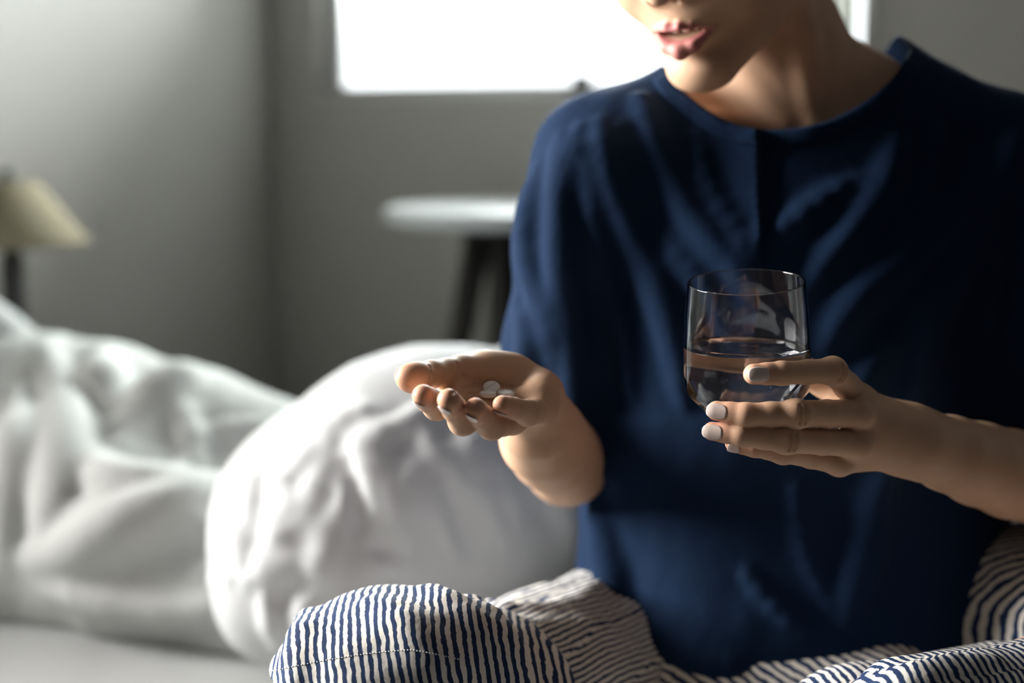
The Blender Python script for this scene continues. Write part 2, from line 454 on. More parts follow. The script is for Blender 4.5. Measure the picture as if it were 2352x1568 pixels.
# ---- duvet heap
def ridges(list_, node, k=.03, sink=.15, y0=.6, y1=2.6):
    out = []
    for pts, r in list_:
        P = []
        q = np.array(pts, float); L = np.concatenate([[0], np.cumsum(np.linalg.norm(np.diff(q, axis=0), axis=1))])
        t = np.linspace(0, L[-1], max(3, int(L[-1]/35)))
        q = np.stack([np.interp(t, L, q[:, 0]), np.interp(t, L, q[:, 1])], 1)
        if len(q) > 4: q[1:-1] = (q[:-2]+2*q[1:-1]+q[2:])/4
        for px, py in q:
            h = cast(px, py, node, y0, y1)
            if h is not None: P.append(h)
        if len(P) < 2: continue
        n = len(P); rad = [r*(.3+.7*math.sin(math.pi*(i+.6)/(n+.2))) for i in range(n)]
        d = np.array([0, sink*r, -.25*sink*r])
        out.append(chain([p+d for p in P], rad, r))
    return out
PILLOWS = []
def pillow():
    base = UN(.09,
        chain([U(760, 1190, 1.55), U(900, 1150, 1.56), U(1020, 1125, 1.58), U(1085, 1105, 1.60)], [.115, .145, .155, .145], .05),
        chain([U(650, 1210, 1.50), U(720, 1270, 1.47), U(790, 1330, 1.44)], [.060, .07, .06], .04),
        chain([U(700, 1400, 1.42), U(640, 1390, 1.43), U(720, 1440, 1.40)], [.035, .045, .03], .03))
    r = random.Random(12); L = []
    for i in range(22):            # creases running out of the gathered corner
        a = math.radians(-172+i*9.5+r.uniform(-4, 4)); d0 = r.uniform(25, 80); d1 = d0+r.uniform(90, 260); bend = r.uniform(-.25, .25)
        L.append(([(690+math.cos(a+bend*t)*(d0+(d1-d0)*t), 1330+math.sin(a+bend*t)*(d0+(d1-d0)*t)*.9) for t in (0, .33, .66, 1)], r.uniform(.007, .012)))
    for i in range(20):            # long folds hanging down its front
        x = 800+i*23+r.uniform(-9, 9); y = 1000+r.uniform(-40, 90); l = r.uniform(110, 250); k = .15+.3*(x-800)/450
        L.append(([(x, y), (x+k*l*.4+r.uniform(-12, 12), y+l*.45), (x+k*l, y+l)], r.uniform(.009, .015)))
    for i in range(12):            # soft folds along the top
        x = 640+i*40; y = 1010-i*13+r.uniform(-30, 60); L.append(([(x, y+40), (x+50, y+r.uniform(-10, 20)), (x+120, y-30+r.uniform(-20, 20))], r.uniform(.007, .011)))
    L += [([(740, 1230), (748, 1290), (722, 1345), (680, 1350)], .020), ([(575, 1340), (650, 1295), (725, 1320)], .018), ([(700, 1340), (705, 1410), (690, 1480)], .014), ([(640, 1340), (618, 1400), (640, 1480)], .014)]
    nd = UN(.010, base, *ridges(L, base, sink=.35, y1=2.4))
    vl = ridges([([(640, 1380), (690, 1345), (750, 1350)], .008), ([(800, 1060), (830, 1150), (815, 1260)], .007), ([(1010, 1090), (1050, 1180), (1080, 1270)], .007), ([(600, 1100), (590, 1200), (560, 1290)], .007)], nd, sink=-.2, y1=2.4)
    nd = SUB(.012, nd, *vl)
    nd = DISP(nd, lambda P: .006*wob(P, 21, 4), .01)
    PILLOWS.append(nd)
    V, F = surf(nd, .006); V, F = clip(V, F, lambda P: BZ+.002-P[:, 2])
    tag(mesh('pillow', V, F, M_pillow), 'big puffed white pillow with gathered corner behind the open hand', 'pillow')
    # second pillow propped by the wall end of the bed
    n2 = ell(U(-178, 862, 2.17), (.24, .085, .17), rot('Y', 22)@rot('X', 14))
    n2 = DISP(n2, lambda P: .006*wob(P, 31, 5), .01)
    PILLOWS.append(n2)
    V, F = surf(n2, .008); V, F = clip(V, F, lambda P: BZ+.002-P[:, 2])
    tag(mesh('pillow', V, F, M_sheet), 'smooth pale pillow propped up behind the rumpled duvet, near the lamp', 'pillow')
    n3 = UN(.05, chain([U(1190, 1015, 1.80), U(1330, 1030, 1.76), U(1500, 1090, 1.72)], [.125, .140, .135], .04))
    n3 = DISP(n3, lambda P: .006*wob(P, 41, 6), .01)
    n3 = SUB(.008, n3, DISP(nd, lambda P: .002+0*P[:, 0], .002))
    V, F = surf(n3, .008); V, F = clip(V, F, lambda P: BZ+.002-P[:, 2])
    tag(mesh('pillow', V, F, M_sheet), 'white pillow right behind the back of the person in navy', 'pillow')
pillow()
def duvet():
    base = UN(.08,
        chain([U(-150, 1075, 2.10), U(60, 1045, 2.03), U(250, 1060, 1.94), U(430, 1105, 1.87), U(620, 1160, 1.83), U(760, 1230, 1.84)], [.16, .150, .145, .145, .13, .10], .05),
        chain([U(-150, 1120, 1.95), U(100, 1180, 1.77), U(350, 1290, 1.64), U(600, 1370, 1.57)], [.13, .12, .105, .085], .04),
        chain([U(-60, 950, 2.05), U(100, 872, 2.03), U(230, 893, 1.98)], [.055, .045, .035], .04),
        chain([U(-160, 1400, 1.66), U(20, 1385, 1.68), U(120, 1400, 1.66)], [.07, .06, .04], .03))
    rg = ridges([
        ([(95, 800), (140, 900), (150, 1000), (140, 1150), (120, 1260)], 0.0286),
        ([(230, 830), (225, 880), (260, 950)], 0.0338),
        ([(300, 960), (370, 900), (450, 860)], 0.0286),
        ([(230, 1020), (330, 960), (430, 900)], 0.0208),
        ([(240, 1070), (320, 1000), (380, 950)], 0.0182),
        ([(390, 920), (430, 1000), (450, 1060)], 0.0182),
        ([(40, 880), (40, 1000), (35, 1150), (30, 1280)], 0.0260),
        ([(130, 1010), (250, 1110), (400, 1130), (520, 1120)], 0.0234),
        ([(60, 1290), (200, 1260), (330, 1200), (440, 1160), (560, 1110)], 0.0286),
        ([(200, 1180), (350, 1210), (500, 1230)], 0.0208),
        ([(100, 1340), (260, 1390), (420, 1400), (560, 1380)], .02)], base, sink=.25, y1=2.5)
    nd = UN(.012, base, *rg)
    r = random.Random(5); L = []
    for i in range(44):
        x = r.uniform(20, 640); y = r.uniform(870+x*.1, 1330); a = math.radians(r.uniform(-60, 10) if x < 480 else r.uniform(-40, 30)); l = r.uniform(80, 220)
        L.append(([(x, y), (x+math.cos(a)*l*.5, y+math.sin(a)*l*.5+r.uniform(-14, 14)), (x+math.cos(a)*l, y+math.sin(a)*l)], r.uniform(.006, .011)))
    nd = UN(.010, nd, *ridges(L, base, sink=.4, y1=2.5))
    nd = DISP(nd, lambda P: .006*wob(P, 11, 4)+.001*wob(P*[1.6, 1, .6], 12, 12), .01)
    nd = SUB(.008, nd, *[DISP(q, lambda P: .002+0*P[:, 0], .002) for q in PILLOWS])
    V, F = surf(nd, .008); V, F = clip(V, F, lambda P: BZ+.002-P[:, 2])
    tag(mesh('duvet', V, F, M_duvet), 'rumpled white duvet heaped across the bed beside the puffed pillow', 'duvet')
duvet()

# ================================================================== LAMP ON NIGHTSTAND, SIDE TABLE
def furniture():
    lc = U(25, 560, 2.46)
    lamp = empty('table_lamp', (lc[0], lc[1], .50)); tag(lamp, 'table lamp with beige conical shade and dark stem', 'lamp')
    z0 = lc[2]
    V, F = lathe([(.126, 0), (.129, .001), (.130, .006), (.05, .108), (.046, .11), (.046, .106), (.125, .006), (.128, 0)], np.array([lc[0], lc[1], z0]))
    mesh('lamp_shade', V, F, M_shade, lamp)
    V, F = lathe([(.0, .50), (.07, .50), (.072, .505), (.07, .515), (.024, .522), (.020, .54), (.020, z0-.03), (.012, z0), (.012, z0+.09), (0, z0+.09)], np.array([lc[0], lc[1], 0]), 32)
    mesh('lamp_stem', V, F, M_dark, lamp)
    V, F = lathe([(0, z0+.09), (.016, z0+.09), (.018, z0+.10), (.046, z0+.1065), (.046, z0+.1085), (.012, z0+.112), (.010, z0+.128), (0, z0+.131)], np.array([lc[0], lc[1], 0]), 32)
    mesh('finial', V, F, M_dark, lamp)
    q = lc-CORNER; s, n = q@E1, q@E2
    ns = empty('nightstand', RM(s, n, 0)); tag(ns, 'small dark walnut nightstand under the lamp', 'nightstand')
    s0, s1, n0, n1 = max(s-.19, .012), s+.19, n-.17, n+.09
    V, F = box(s0, s1, n0, n1, .47, .5); bevel(struct('top', V, F, M_stand, ns), .004)
    V, F = box(s0+.01, s1-.01, n0+.01, n1-.01, .28, .47); struct('carcass', V, F, M_stand, ns)
    V, F = box(s1-.01, s1+.006, n0+.018, n1-.018, .295, .455); d = bevel(struct('drawer', V, F, M_stand, ns), .003)
    V, F = box(s1+.006, s1+.022, n-.03, n+.03, .37, .38); o = struct('handle', V, F, M_dark, ns); o.parent = d
    for a in (s0+.03, s1-.03):
        for b in (n0+.03, n1-.03):
            V, F = box(a-.014, a+.014, b-.014, b+.014, 0, .28); struct('leg', V, F, M_stand, ns)
    # side table
    tc = U(1165, 492, 2.6)
    t = empty('side_table', (tc[0], tc[1], 0)); tag(t, 'round white side table on splayed dark legs below the window', 'table')
    R = .225; zt = tc[2]
    V, F = lathe([(0, zt-.016), (R-.01, zt-.016), (R-.002, zt-.012), (R, zt), (R-.002, zt+.010), (R-.008, zt+.014), (0, zt+.014)], np.array([tc[0], tc[1], 0]), 96)
    mesh('table_top', V, F, M_tabletop, t)
    V, F = lathe([(0, zt-.036), (.085, zt-.036), (.088, zt-.03), (.088, zt-.017), (0, zt-.017)], np.array([tc[0], tc[1], 0]), 48)
    mesh('collar', V, F, M_dark, t)
    for ang in (205, 262, 330, 80):
        a = math.radians(ang); d = np.array([math.cos(a), math.sin(a), 0])
        p0 = np.array([tc[0], tc[1], zt-.034])+d*.055; p1 = np.array([tc[0], tc[1], .0])+d*.215
        V, F = [], []; ax = (p1-p0)/np.linalg.norm(p1-p0); u = np.cross(ax, d); u /= np.linalg.norm(u); w = np.cross(ax, u)
        for (p, r) in ((p0, .026), (p1, .016)):
            for i in range(12):
                b = 2*math.pi*i/12; q = p+r*(math.cos(b)*u+math.sin(b)*w)
                if p is p1: q[2] = 0.0
                V.append(q)
        F = [[i, (i+1) % 12, 12+(i+1) % 12, 12+i] for i in range(12)]+[list(range(12)), list(range(23, 11, -1))]
        fixn(mesh('leg', V, F, M_legwood, t))
furniture()

# ================================================================== THE PERSON
person = empty('person', (*U(1800, 1500, 1.22)[:2], BZ))
tag(person, 'person in navy tee and striped shorts, one palm open, other hand round a glass', 'person')
mm = .001
# ---------- arms and hands, joint by joint
def unit(v): v = np.asarray(v, float); return v/np.linalg.norm(v)
NAILS = []; TIPS = []; KNUCK = []
def finger(J, R, nail_n=None, nw=.0055, nl=.0140, knuckle=True):
    """J: MCP, PIP, DIP, TIP-centre; R radii"""
    J = [np.asarray(j) for j in J]
    mids = []; rads = []
    for i in range(len(J)-1):
        mids += [J[i], J[i]*.5+J[i+1]*.5]; rads += [R[i], (R[i]+R[i+1])/2*.945]
    mids.append(J[-1]); rads.append(R[-1])
    nd = chain(mids, rads, .003)
    if nail_n is not None and len(J) == 4 and knuckle:
        n0 = np.asarray(nail_n, float); cuts = []
        for j, d0, d1, r, big in ((J[1], J[0], J[2], R[1], 1), (J[2], J[1], J[3], R[2], 0)):
            a = unit(unit(j-d0)+unit(d1-j)); n = unit(n0-a*(n0@a)); b = np.cross(n, a)
            if big: nd = UN(.005, nd, ell(j+n*r*.12, np.array([r*1.02, r*.90, r*.88])+.0003, np.stack([a, b, n], 1)))
            for o in ((-.0019, .0019) if big and knuckle == 2 else ()):
                m = j+n*(r*1.01+.0010)+a*o
                cuts.append(chain([m-b*r*.62-n*r*.26, m-b*r*.3-n*.0004, m+b*r*.3-n*.0004, m+b*r*.62-n*r*.26], [.0007, .0010, .0010, .0007], .0005))
        if cuts: nd = SUB(.0016, nd, *cuts)
    ax = unit(J[-1]-J[-2]); TIPS.append((J[-1], R[-1]))
    if nail_n is not None:
        n = np.asarray(nail_n, float); n = unit(n-ax*(n@ax)); NAILS.append((J[-1], ax, n, R[-1], nw, nl))
        for j, r in ((J[1], R[1]), (J[2], R[2])): KNUCK.append((j+n*r*.8, r))
    return nd
def arm_glass():
    f = []
    toC = np.array([-.1, -1, .35])
    f.append(finger([U(1974, 916, .988), U(1912, 851, .940), U(1795, 857, .921), U(1731, 859, .9165)], [.0105, .0088, .0078, .0068], (-.05, -1, .12), knuckle=2))
    f.append(finger([U(1968, 950, .965), U(1828, 950, .925), U(1712, 953, .922), U(1646, 943, .928)], [.0105, .0092, .0080, .0066], (-.25, -1, .15), knuckle=2))
    f.append(finger([U(1966, 1018, .966), U(1806, 1010, .925), U(1702, 998, .923), U(1636, 990, .930)], [.0100, .0088, .0076, .0063], (-.25, -1, .12), knuckle=2))
    f.append(finger([U(1925, 1060, .975), U(1798, 1036, .943), U(1733, 1026, .940), U(1684, 1018, .943)], [.0092, .0078, .0068, .0056], (-.25, -1, -.5), .0045, .008))
    th = finger([U(2025, 965, 1.015), U(1895, 874, 1.034), U(1765, 815, 1.0235), U(1660, 802, 1.0205)], [.016, .0120, .0102, .0088], (0, 1, .1), .006, .012)
    wr = U(2085, 1010, 1.005)
    palm = UN(.012,
        cap(wr, U(1974, 920, .988), .019, .0105), cap(wr, U(1970, 952, .968), .020, .0105),
        cap(wr, U(1968, 1018, .970), .020, .0105), cap(wr, U(1930, 1058, .978), .018, .0100),
        cap(U(2020, 985, .995), U(1975, 985, .985), .018, .013), cap(U(2060, 1002, 1.012), U(1940, 908, 1.035), .016, .011))
    fing = UN(.0012, *f)
    hand = UN(.007, palm, fing, th)
    hand = UN(.006, hand, *[ell(U(px, py, d)+np.array([0, -.004, 0]), (.0075, .006, .0075)) for px, py, d in ((1980, 922, .982), (1972, 950, .962), (1970, 1020, .963), (1928, 1062, .972))])
    el = U(2445, 1122, 1.155)
    fore = chain([wr, U(2130, 1026, 1.020), U(2180, 1042, 1.035), U(2250, 1066, 1.064), U(2320, 1088, 1.095), el], [.0222, .0258, .0284, .0322, .0350, .0370], .004)
    upper = chain([el, U(2400, 800, 1.19), U(2320, 410, 1.21)], [.036, .042, .040], .02)
    return UN(.016, hand, UN(.02, fore, upper))
def arm_palm():
    wr = U(1222, 922, 1.005)
    f = []
    f.append(finger([U(1052, 926, .962), U(1004, 931, .922), U(984, 918, .906), U(972, 908, .890)], [.0100, .0086, .0078, .0071], (-.40, .1, -1), .0048, .0105))
    f.append(finger([U(1108, 950, .955), U(1064, 965, .912), U(1043, 938, .898), U(1031, 919, .880)], [.0102, .0089, .0080, .0074], (-.35, .1, -1), .0048, .0105))
    f.append(finger([U(1176, 966, .957), U(1130, 976, .919), U(1104, 954, .905), U(1092, 938, .888)], [.0100, .0086, .0077, .0070], (-.35, .05, -1), .0048, .0105))
    f.append(finger([U(1243, 942, .962), U(1212, 947, .933), U(1182, 938, .918), U(1153, 929, .906)], [.0095, .0080, .0070, .0061], (-.3, .0, -1), .0045, .010))
    th = UN(.006, finger([U(1175, 868, 1.01), U(1058, 850, .978), U(990, 859, .950), U(937, 867, .934)], [.017, .0108, .0094, .0082], (.1, 1, .1), .0055, .008, False), ell(U(956, 868, .937), (.0115, .0095, .0102)))
    palm = UN(.010,
        cap(wr, U(1062, 945, .966), .014, .0095), cap(wr, U(1114, 960, .962), .014, .0098),
        cap(wr, U(1176, 955, .962), .014, .0096), cap(wr, U(1240, 938, .966), .014, .0092))
    pads = UN(.010, chain([U(1052, 924, .974), U(1100, 934, .968), U(1160, 938, .966), U(1232, 928, .972)], [.0095, .0105, .0105, .0105], .008),
        cap(U(1085, 893, .992), U(1052, 912, .972), .009, .0085), cap(U(1056, 866, .978), U(1036, 904, .962), .0085, .0080), cap(U(1130, 905, .995), U(1200, 908, .998), .0125), cap(U(1110, 890, .99), U(1190, 885, 1.005), .010))
    thenar = UN(.012, ell(U(1122, 853, .998), (.028, .020, .0125), rot('Z', 25)), cap(U(1210, 878, 1.018), U(1110, 851, .995), .014, .0125))
    hypo = UN(.01, ell(U(1243, 906, .985), (.0125, .026, .0145), rot('Z', -12)), cap(U(1240, 905, 1.0), U(1240, 925, .97), .012, .0105))
    fing = UN(.0012, *f)
    hand = UN(.006, UN(.010, palm, pads, thenar, hypo), fing, th)
    el = U(1302, 1066, 1.19)
    fore = chain([wr, U(1236, 970, 1.03), U(1248, 1004, 1.07), U(1268, 1030, 1.115), el], [.0195, .0285, .0335, .0345, .0330], .004)
    upper = chain([el, U(1330, 780, 1.225), U(1350, 370, 1.21)], [.030, .040, .038], .02)
    arm = UN(.014, hand, UN(.02, fore, upper))
    cre = []
    for pts, r in (([(1062, 893), (1090, 884), (1130, 880), (1175, 888), (1205, 880)], .0010), ([(1036, 884), (1046, 868), (1054, 848), (1052, 836)], .0014),
                   ([(1040, 903), (1080, 903), (1120, 898)], .0008), ([(988, 840), (990, 860), (986, 884)], .0008), ([(1062, 860), (1085, 872), (1100, 870)], .0008)):
        P = [cast(x, y, arm, .85, 1.08) for x, y in pts]; P = [p for p in P if p is not None]
        if len(P) > 1: cre.append(chain(P, [r]*len(P), .001))
    return SUB(.002, arm, *cre)
ARM_G, ARM_P = arm_glass(), arm_palm()

# ---------- head in its own frame (millimetres -> metres), face towards -y
def v3(x, y, z): return np.array([x, y, z])*mm
def e3(c, r, R=None): return ell(v3(*c), np.array(r)*mm, R)
def c3(a, b, ra, rb=None): return cap(v3(*a), v3(*b), ra*mm, (ra if rb is None else rb)*mm)
UPLIP = chain([v3(-25, -84, -70.5), v3(-13, -94.5, -66.2), v3(-5, -99, -63.8), v3(0, -99.3, -64.8), v3(5, -99, -63.8), v3(13, -94.5, -66.2), v3(25, -84, -70.5)], np.array([1.6, 2.7, 3.2, 2.8, 3.2, 2.7, 1.6])*mm, .002)
LOLIP = chain([v3(-23, -84, -73), v3(-11, -93.5, -80.5), v3(0, -96.5, -83.3), v3(11, -93.5, -80.5), v3(23, -84, -73)], np.array([2.2, 5.4, 6.9, 5.4, 2.2])*mm, .003)
def head_sdf():
    sk = UN(.030, e3((0, 8, 32), (75, 92, 78)), e3((0, -30, -28), (60, 60, 78)),
            c3((-51, -4, -72), (-15, -68, -107), 15, 14), c3((51, -4, -72), (15, -68, -107), 15, 14),
            e3((-36, -58, -34), (27, 28, 28)), e3((36, -58, -34), (27, 28, 28)))
    sk = UN(.016, sk, e3((0, -75, -108), (19, 15, 14)), e3((0, -75, -62), (27, 21, 24)))
    nose = UN(.008, c3((0, -88, 4), (0, -103, -30), 7, 8.5), e3((0, -109, -35), (9, 8.5, 8)), e3((-12, -96, -38), (7.5, 9, 7)), e3((12, -96, -38), (7.5, 9, 7)))
    sk = UN(.010, sk, nose)
    sk = SUB(.014, sk, e3((-31, -98, 4), (17, 12, 12)), e3((31, -98, 4), (17, 12, 12)))
    sk = UN(.004, sk, e3((-31, -77.5, 1), (15.5, 13.5, 11.5)), e3((31, -77.5, 1), (15.5, 13.5, 11.5)), c3((-46, -76, 20), (-16, -88, 20), 5), c3((46, -76, 20), (16, -88, 20), 5))
    sk = SUB(.0012, sk, e3((-31, -92, -3.2), (11.5, 7, 2.3)), e3((31, -92, -3.2), (11.5, 7, 2.3)))
    sk = SUB(.003, sk, e3((-7.5, -101, -42.5), (3.6, 6, 3.5)), e3((7.5, -101, -42.5), (3.6, 6, 3.5)))
    sk = SUB(.006, sk, e3((0, -102, -97), (14, 7.5, 5)))
    sk = UN(.004, sk, UPLIP, LOLIP)
    sk = SUB(.004, sk, c3((0, -101.5, -47), (0, -104, -60), 2.2, 2.6))
    sk = SUB(.0022, sk, e3((0, -92, -71.4), (19.5, 14, 5.0)), c3((-25, -86, -71.6), (-16, -93, -71.2), .8, 1.6), c3((25, -86, -71.6), (16, -93, -71.2), .8, 1.6))
    ears = [SUB(.004, e3((sx*77, 12, -5), (7, 18, 31), rot('Z', sx*18)), e3((sx*84, 10, 0), (6, 10, 18))) for sx in (-1, 1)]
    return UN(.006, sk, *ears)
HR = rot('Z', -35)@rot('Y', -3)@rot('X', 24)
LIPP = U(1549, 92, 1.095)
HT = LIPP-HR@v3(0, -101, -73)
HEAD_L = head_sdf()
HEAD = XF(HEAD_L, HR, HT)
def H(x, y, z): return HR@v3(x, y, z)+HT
NB = U(1835, 330, 1.25)
def torso_body():
    neck = UN(.03, cap(H(0, 25, -35), U(1790, 110, 1.225), .051, .049), cap(U(1790, 110, 1.225), NB, .049, .062))
    trap = UN(.04, cap(U(1700, 285, 1.255), U(1420, 378, 1.23), .043, .033), cap(U(1930, 285, 1.255), U(2250, 388, 1.23), .042, .033), cap(U(1700, 285, 1.255), U(1930, 285, 1.255), .043))
    ch = ell(U(1815, 640, 1.25), (.155, .088, .21)); be = ell(U(1815, 1180, 1.26), (.145, .092, .20))
    clav = UN(.008, cap(U(1795, 300, 1.185), U(1600, 272, 1.188), .0065), cap(U(1862, 300, 1.185), U(2080, 262, 1.195), .0065))
    scm = [cap(H(50, 22, -40), U(1872, 300, 1.193), .011, .006), cap(H(-50, 22, -40), U(1800, 300, 1.190), .011, .006)]
    b = UN(.022, UN(.05, trap, ch, be), neck)
    b = UN(.014, b, clav, *scm)
    return b
TORSO = torso_body()
UPPER = UN(.02, TORSO, HEAD)
# legs
KR, KL = U(905, 1650, .95), U(2700, 1500, 1.02)
HIPR, HIPL = U(1570, 1500, 1.28), U(2080, 1500, 1.28)
LEGS = UN(.03, chain([HIPR, U(1270, 1575, 1.11), KR], [.078, .062, .052], .02), chain([HIPL, U(2390, 1440, 1.16), KL], [.078, .064, .054], .02),
          chain([KR, KR*.5+np.array([.20, .82, .42])*.5, np.array([.22, .82, .41])], [.050, .046, .034], .02),
          chain([KL, U(2150, 1690, .90), np.array([.14, .90, .40])], [.05, .040, .032], .02),
          chain([np.array([.22, .82, .41]), np.array([.33, .80, .395])], [.034, .026], .01), chain([np.array([.14, .90, .40]), np.array([.03, .88, .395])], [.032, .024], .01),
          cap(HIPR, HIPL, .085))

def body():
    Vs, Fs, b = [], [], 0
    parts = []
    bigz = 10.
    # arms fine, up to inside the sleeves; head and neck fine; hidden trunk coarse: all one body
    def split(nd, ycut):
        a = surf(nd, .0009, hi=np.array([9, ycut+.01, 9]), marg=.031); b = surf(nd, .004, lo=np.array([-9, ycut-.03, -9]))
        return clip(*a, lambda P: P[:, 1]-ycut), clip(*b, lambda P: ycut-.004-P[:, 1])
    g1, g2 = split(ARM_G, 1.10); p1, p2 = split(ARM_P, 1.16)
    up = surf(UPPER, .0017, lo=np.array([-9, -9, .86]))
    lowt = surf(UN(.03, TORSO, LEGS), .006)
    lowt = clip(*lowt, lambda P: P[:, 2]-.885)
    up = clip(*up, lambda P: .875-P[:, 2])
    tri_parts = [g1, p1, up, lowt, g2, p2]
    cols = []
    base = np.array([.56, .355, .235])
    for i, (V, F) in enumerate(tri_parts):
        Vs.append(V); Fs.append(F+b); b += len(V)
        c = np.tile(base, (len(V), 1))
        if i < 2:
            for p, r in TIPS:
                w = np.clip(1-np.linalg.norm(V-p, axis=1)/(.020), 0, 1)[:, None]*.75
                c = c*(1-w)+np.array([.62, .29, .19])*w
            for p, r in KNUCK:
                w = np.clip(1-np.linalg.norm(V-p, axis=1)/(.009), 0, 1)[:, None]*.28
                c = c*(1-w)+np.array([.55, .29, .20])*w
        if i == 2:
            L = (V-HT)@HR
            dl = np.minimum(UPLIP(L), LOLIP(L))
            w = np.clip(1-(dl+.0004)/.0022, 0, 1)*(L[:, 1] < -.082)
            w = w[:, None]; c = c*(1-w)+np.array([.50, .185, .175])*w
            br = np.exp(-((L[:, 2]-.023+.12*np.abs(np.abs(L[:, 0])-.030))/.0026)**2-((np.abs(L[:, 0])-.031)/.015)**4)*(L[:, 1] < -.05)
            br = (.85*br)[:, None]; c = c*(1-br)+np.array([.06, .04, .03])*br
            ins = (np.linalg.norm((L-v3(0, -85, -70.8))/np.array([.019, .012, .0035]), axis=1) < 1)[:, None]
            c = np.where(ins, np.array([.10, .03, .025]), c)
        cols.append(c)
    V = np.concatenate(Vs); F = np.concatenate(Fs); C = np.concatenate(cols)
    C = np.concatenate([C, np.ones((len(C), 1))], 1)
    mesh('body', V, F, M_skin, person, attrs={'tint': ('FLOAT_COLOR', C)})
body()
# ---------- nails
def nails():
    for tip, ax, n, r, nw, nl in NAILS:
        b = np.cross(n, ax); V, F = [], []; nr, na = 7, 32
        e1 = .92 if nl > .0115 else .6; y0, y1 = r*e1-nl, r*e1
        def pt(x, y):
            Rr = r+.0005; a = x/Rr
            rr = Rr*(1-.30*(max(0, y)/r)**2) if y > 0 else Rr+(-y)*.05
            return tip+ax*y+b*math.sin(a)*Rr*.98+n*(math.cos(a)*rr)
        V.append(pt(0, (y0+y1)/2))
        for k in range(1, nr+1):
            for i in range(na):
                t = 2*math.pi*i/na; cs, sn = math.cos(t), math.sin(t)
                e = .72 if sn < 0 else .80
                x = nw*abs(cs)**e*(1 if cs > 0 else -1); y = nl*.5*abs(sn)**e*(1 if sn > 0 else -1)
                V.append(pt(x*k/nr, (y0+y1)/2+y*k/nr))
        F = [[0, 1+i, 1+(i+1) % na] for i in range(na)]
        for k in range(nr-1):
            for i in range(na): F.append([1+k*na+i, 1+(k+1)*na+i, 1+(k+1)*na+(i+1) % na, 1+k*na+(i+1) % na])
        o = fixn(mesh('nail', V, F, M_nail, person)); s = o.modifiers.new('solid', 'SOLIDIFY'); s.thickness = .0007; s.offset = 0
nails()
# ---------- teeth, eyes, hair
def face_parts():
    nd = UN(.0012, *[e3((x, -89+abs(x)*abs(x)*.03, -66.5), (w, 2.6, 5.6)) for x, w in ((-4.3, 4.6), (4.3, 4.6), (-11.6, 4.0), (11.6, 4.0), (-17.5, 3.6), (17.5, 3.6))])
    V, F = surf(XF(nd, HR, HT), .0007); mesh('teeth', V, F, M_teeth, person)
    for sx in (-1, 1):
        V, F = surf(XF(e3((sx*31, -76.5, 0), (11.6, 12, 11.6)), HR, HT), .0015); e = mesh('eye', V, F, M_eye, person)
        V, F = surf(XF(e3((sx*31, -85.6, -4), (5.2, 3.3, 5.2)), HR, HT), .0012); mesh('iris', V, F, M_hair, e, origin=person.location)
    cr = UN(.02, e3((0, 12, 38), (81, 97, 80)), e3((0, 75, -20), (50, 35, 55)))
    cr = DISP(cr, lambda P: .0015*np.sin(np.arctan2(P[:, 0], P[:, 1]+.02)*70)+.001*wob(P, 51, 20), .004)
    V, F = surf(XF(cr, HR, HT), .003)
    def g(P):
        L = (P-HT)@HR/mm
        front = -(L[:, 1]+62-.35*np.maximum(L[:, 2]-60, 0)-.010*L[:, 0]**2*0)-np.maximum(L[:, 2]-35, 0)*.5
        low = -40-L[:, 2]-np.where(L[:, 1] > 20, 25, -30)
        return np.maximum(front, low)
    V, F = clip(V, F, g); o = mesh('hair', V, F, M_hair, person); s = o.modifiers.new('solid', 'SOLIDIFY'); s.thickness = .004; s.offset = -1
    # bun and loose strands at the nape
    V, F = surf(XF(DISP(e3((0, 128, 10), (34, 30, 36)), lambda P: .002*np.sin((P[:, 0]+P[:, 2])*400), .004), HR, HT), .003); mesh('hair_bun', V, F, M_hair, o, origin=person.location)
    V, F = [], []
    for k in range(8):
        pts = [U(1902+k*2.2, -90, 1.235), U(1908+k*2.4, -20, 1.232), U(1913+k*1.6, 25+4*(k % 3), 1.23), U(1912-3*(k % 3), 62+9*(k % 4), 1.228)]
        b0 = len(V)
        for i, p in enumerate(pts):
            for j in range(4): t = j*math.pi/2; V.append(p+.00022*(1-.2*i)*np.array([math.cos(t), math.sin(t), 0]))
        for i in range(3):
            for j in range(4): F.append([b0+i*4+j, b0+i*4+(j+1) % 4, b0+i*4+4+(j+1) % 4, b0+i*4+4+j])
    tag(mesh('loose_strands', V, F, M_hair, o, origin=person.location), kind='stuff')
face_parts()

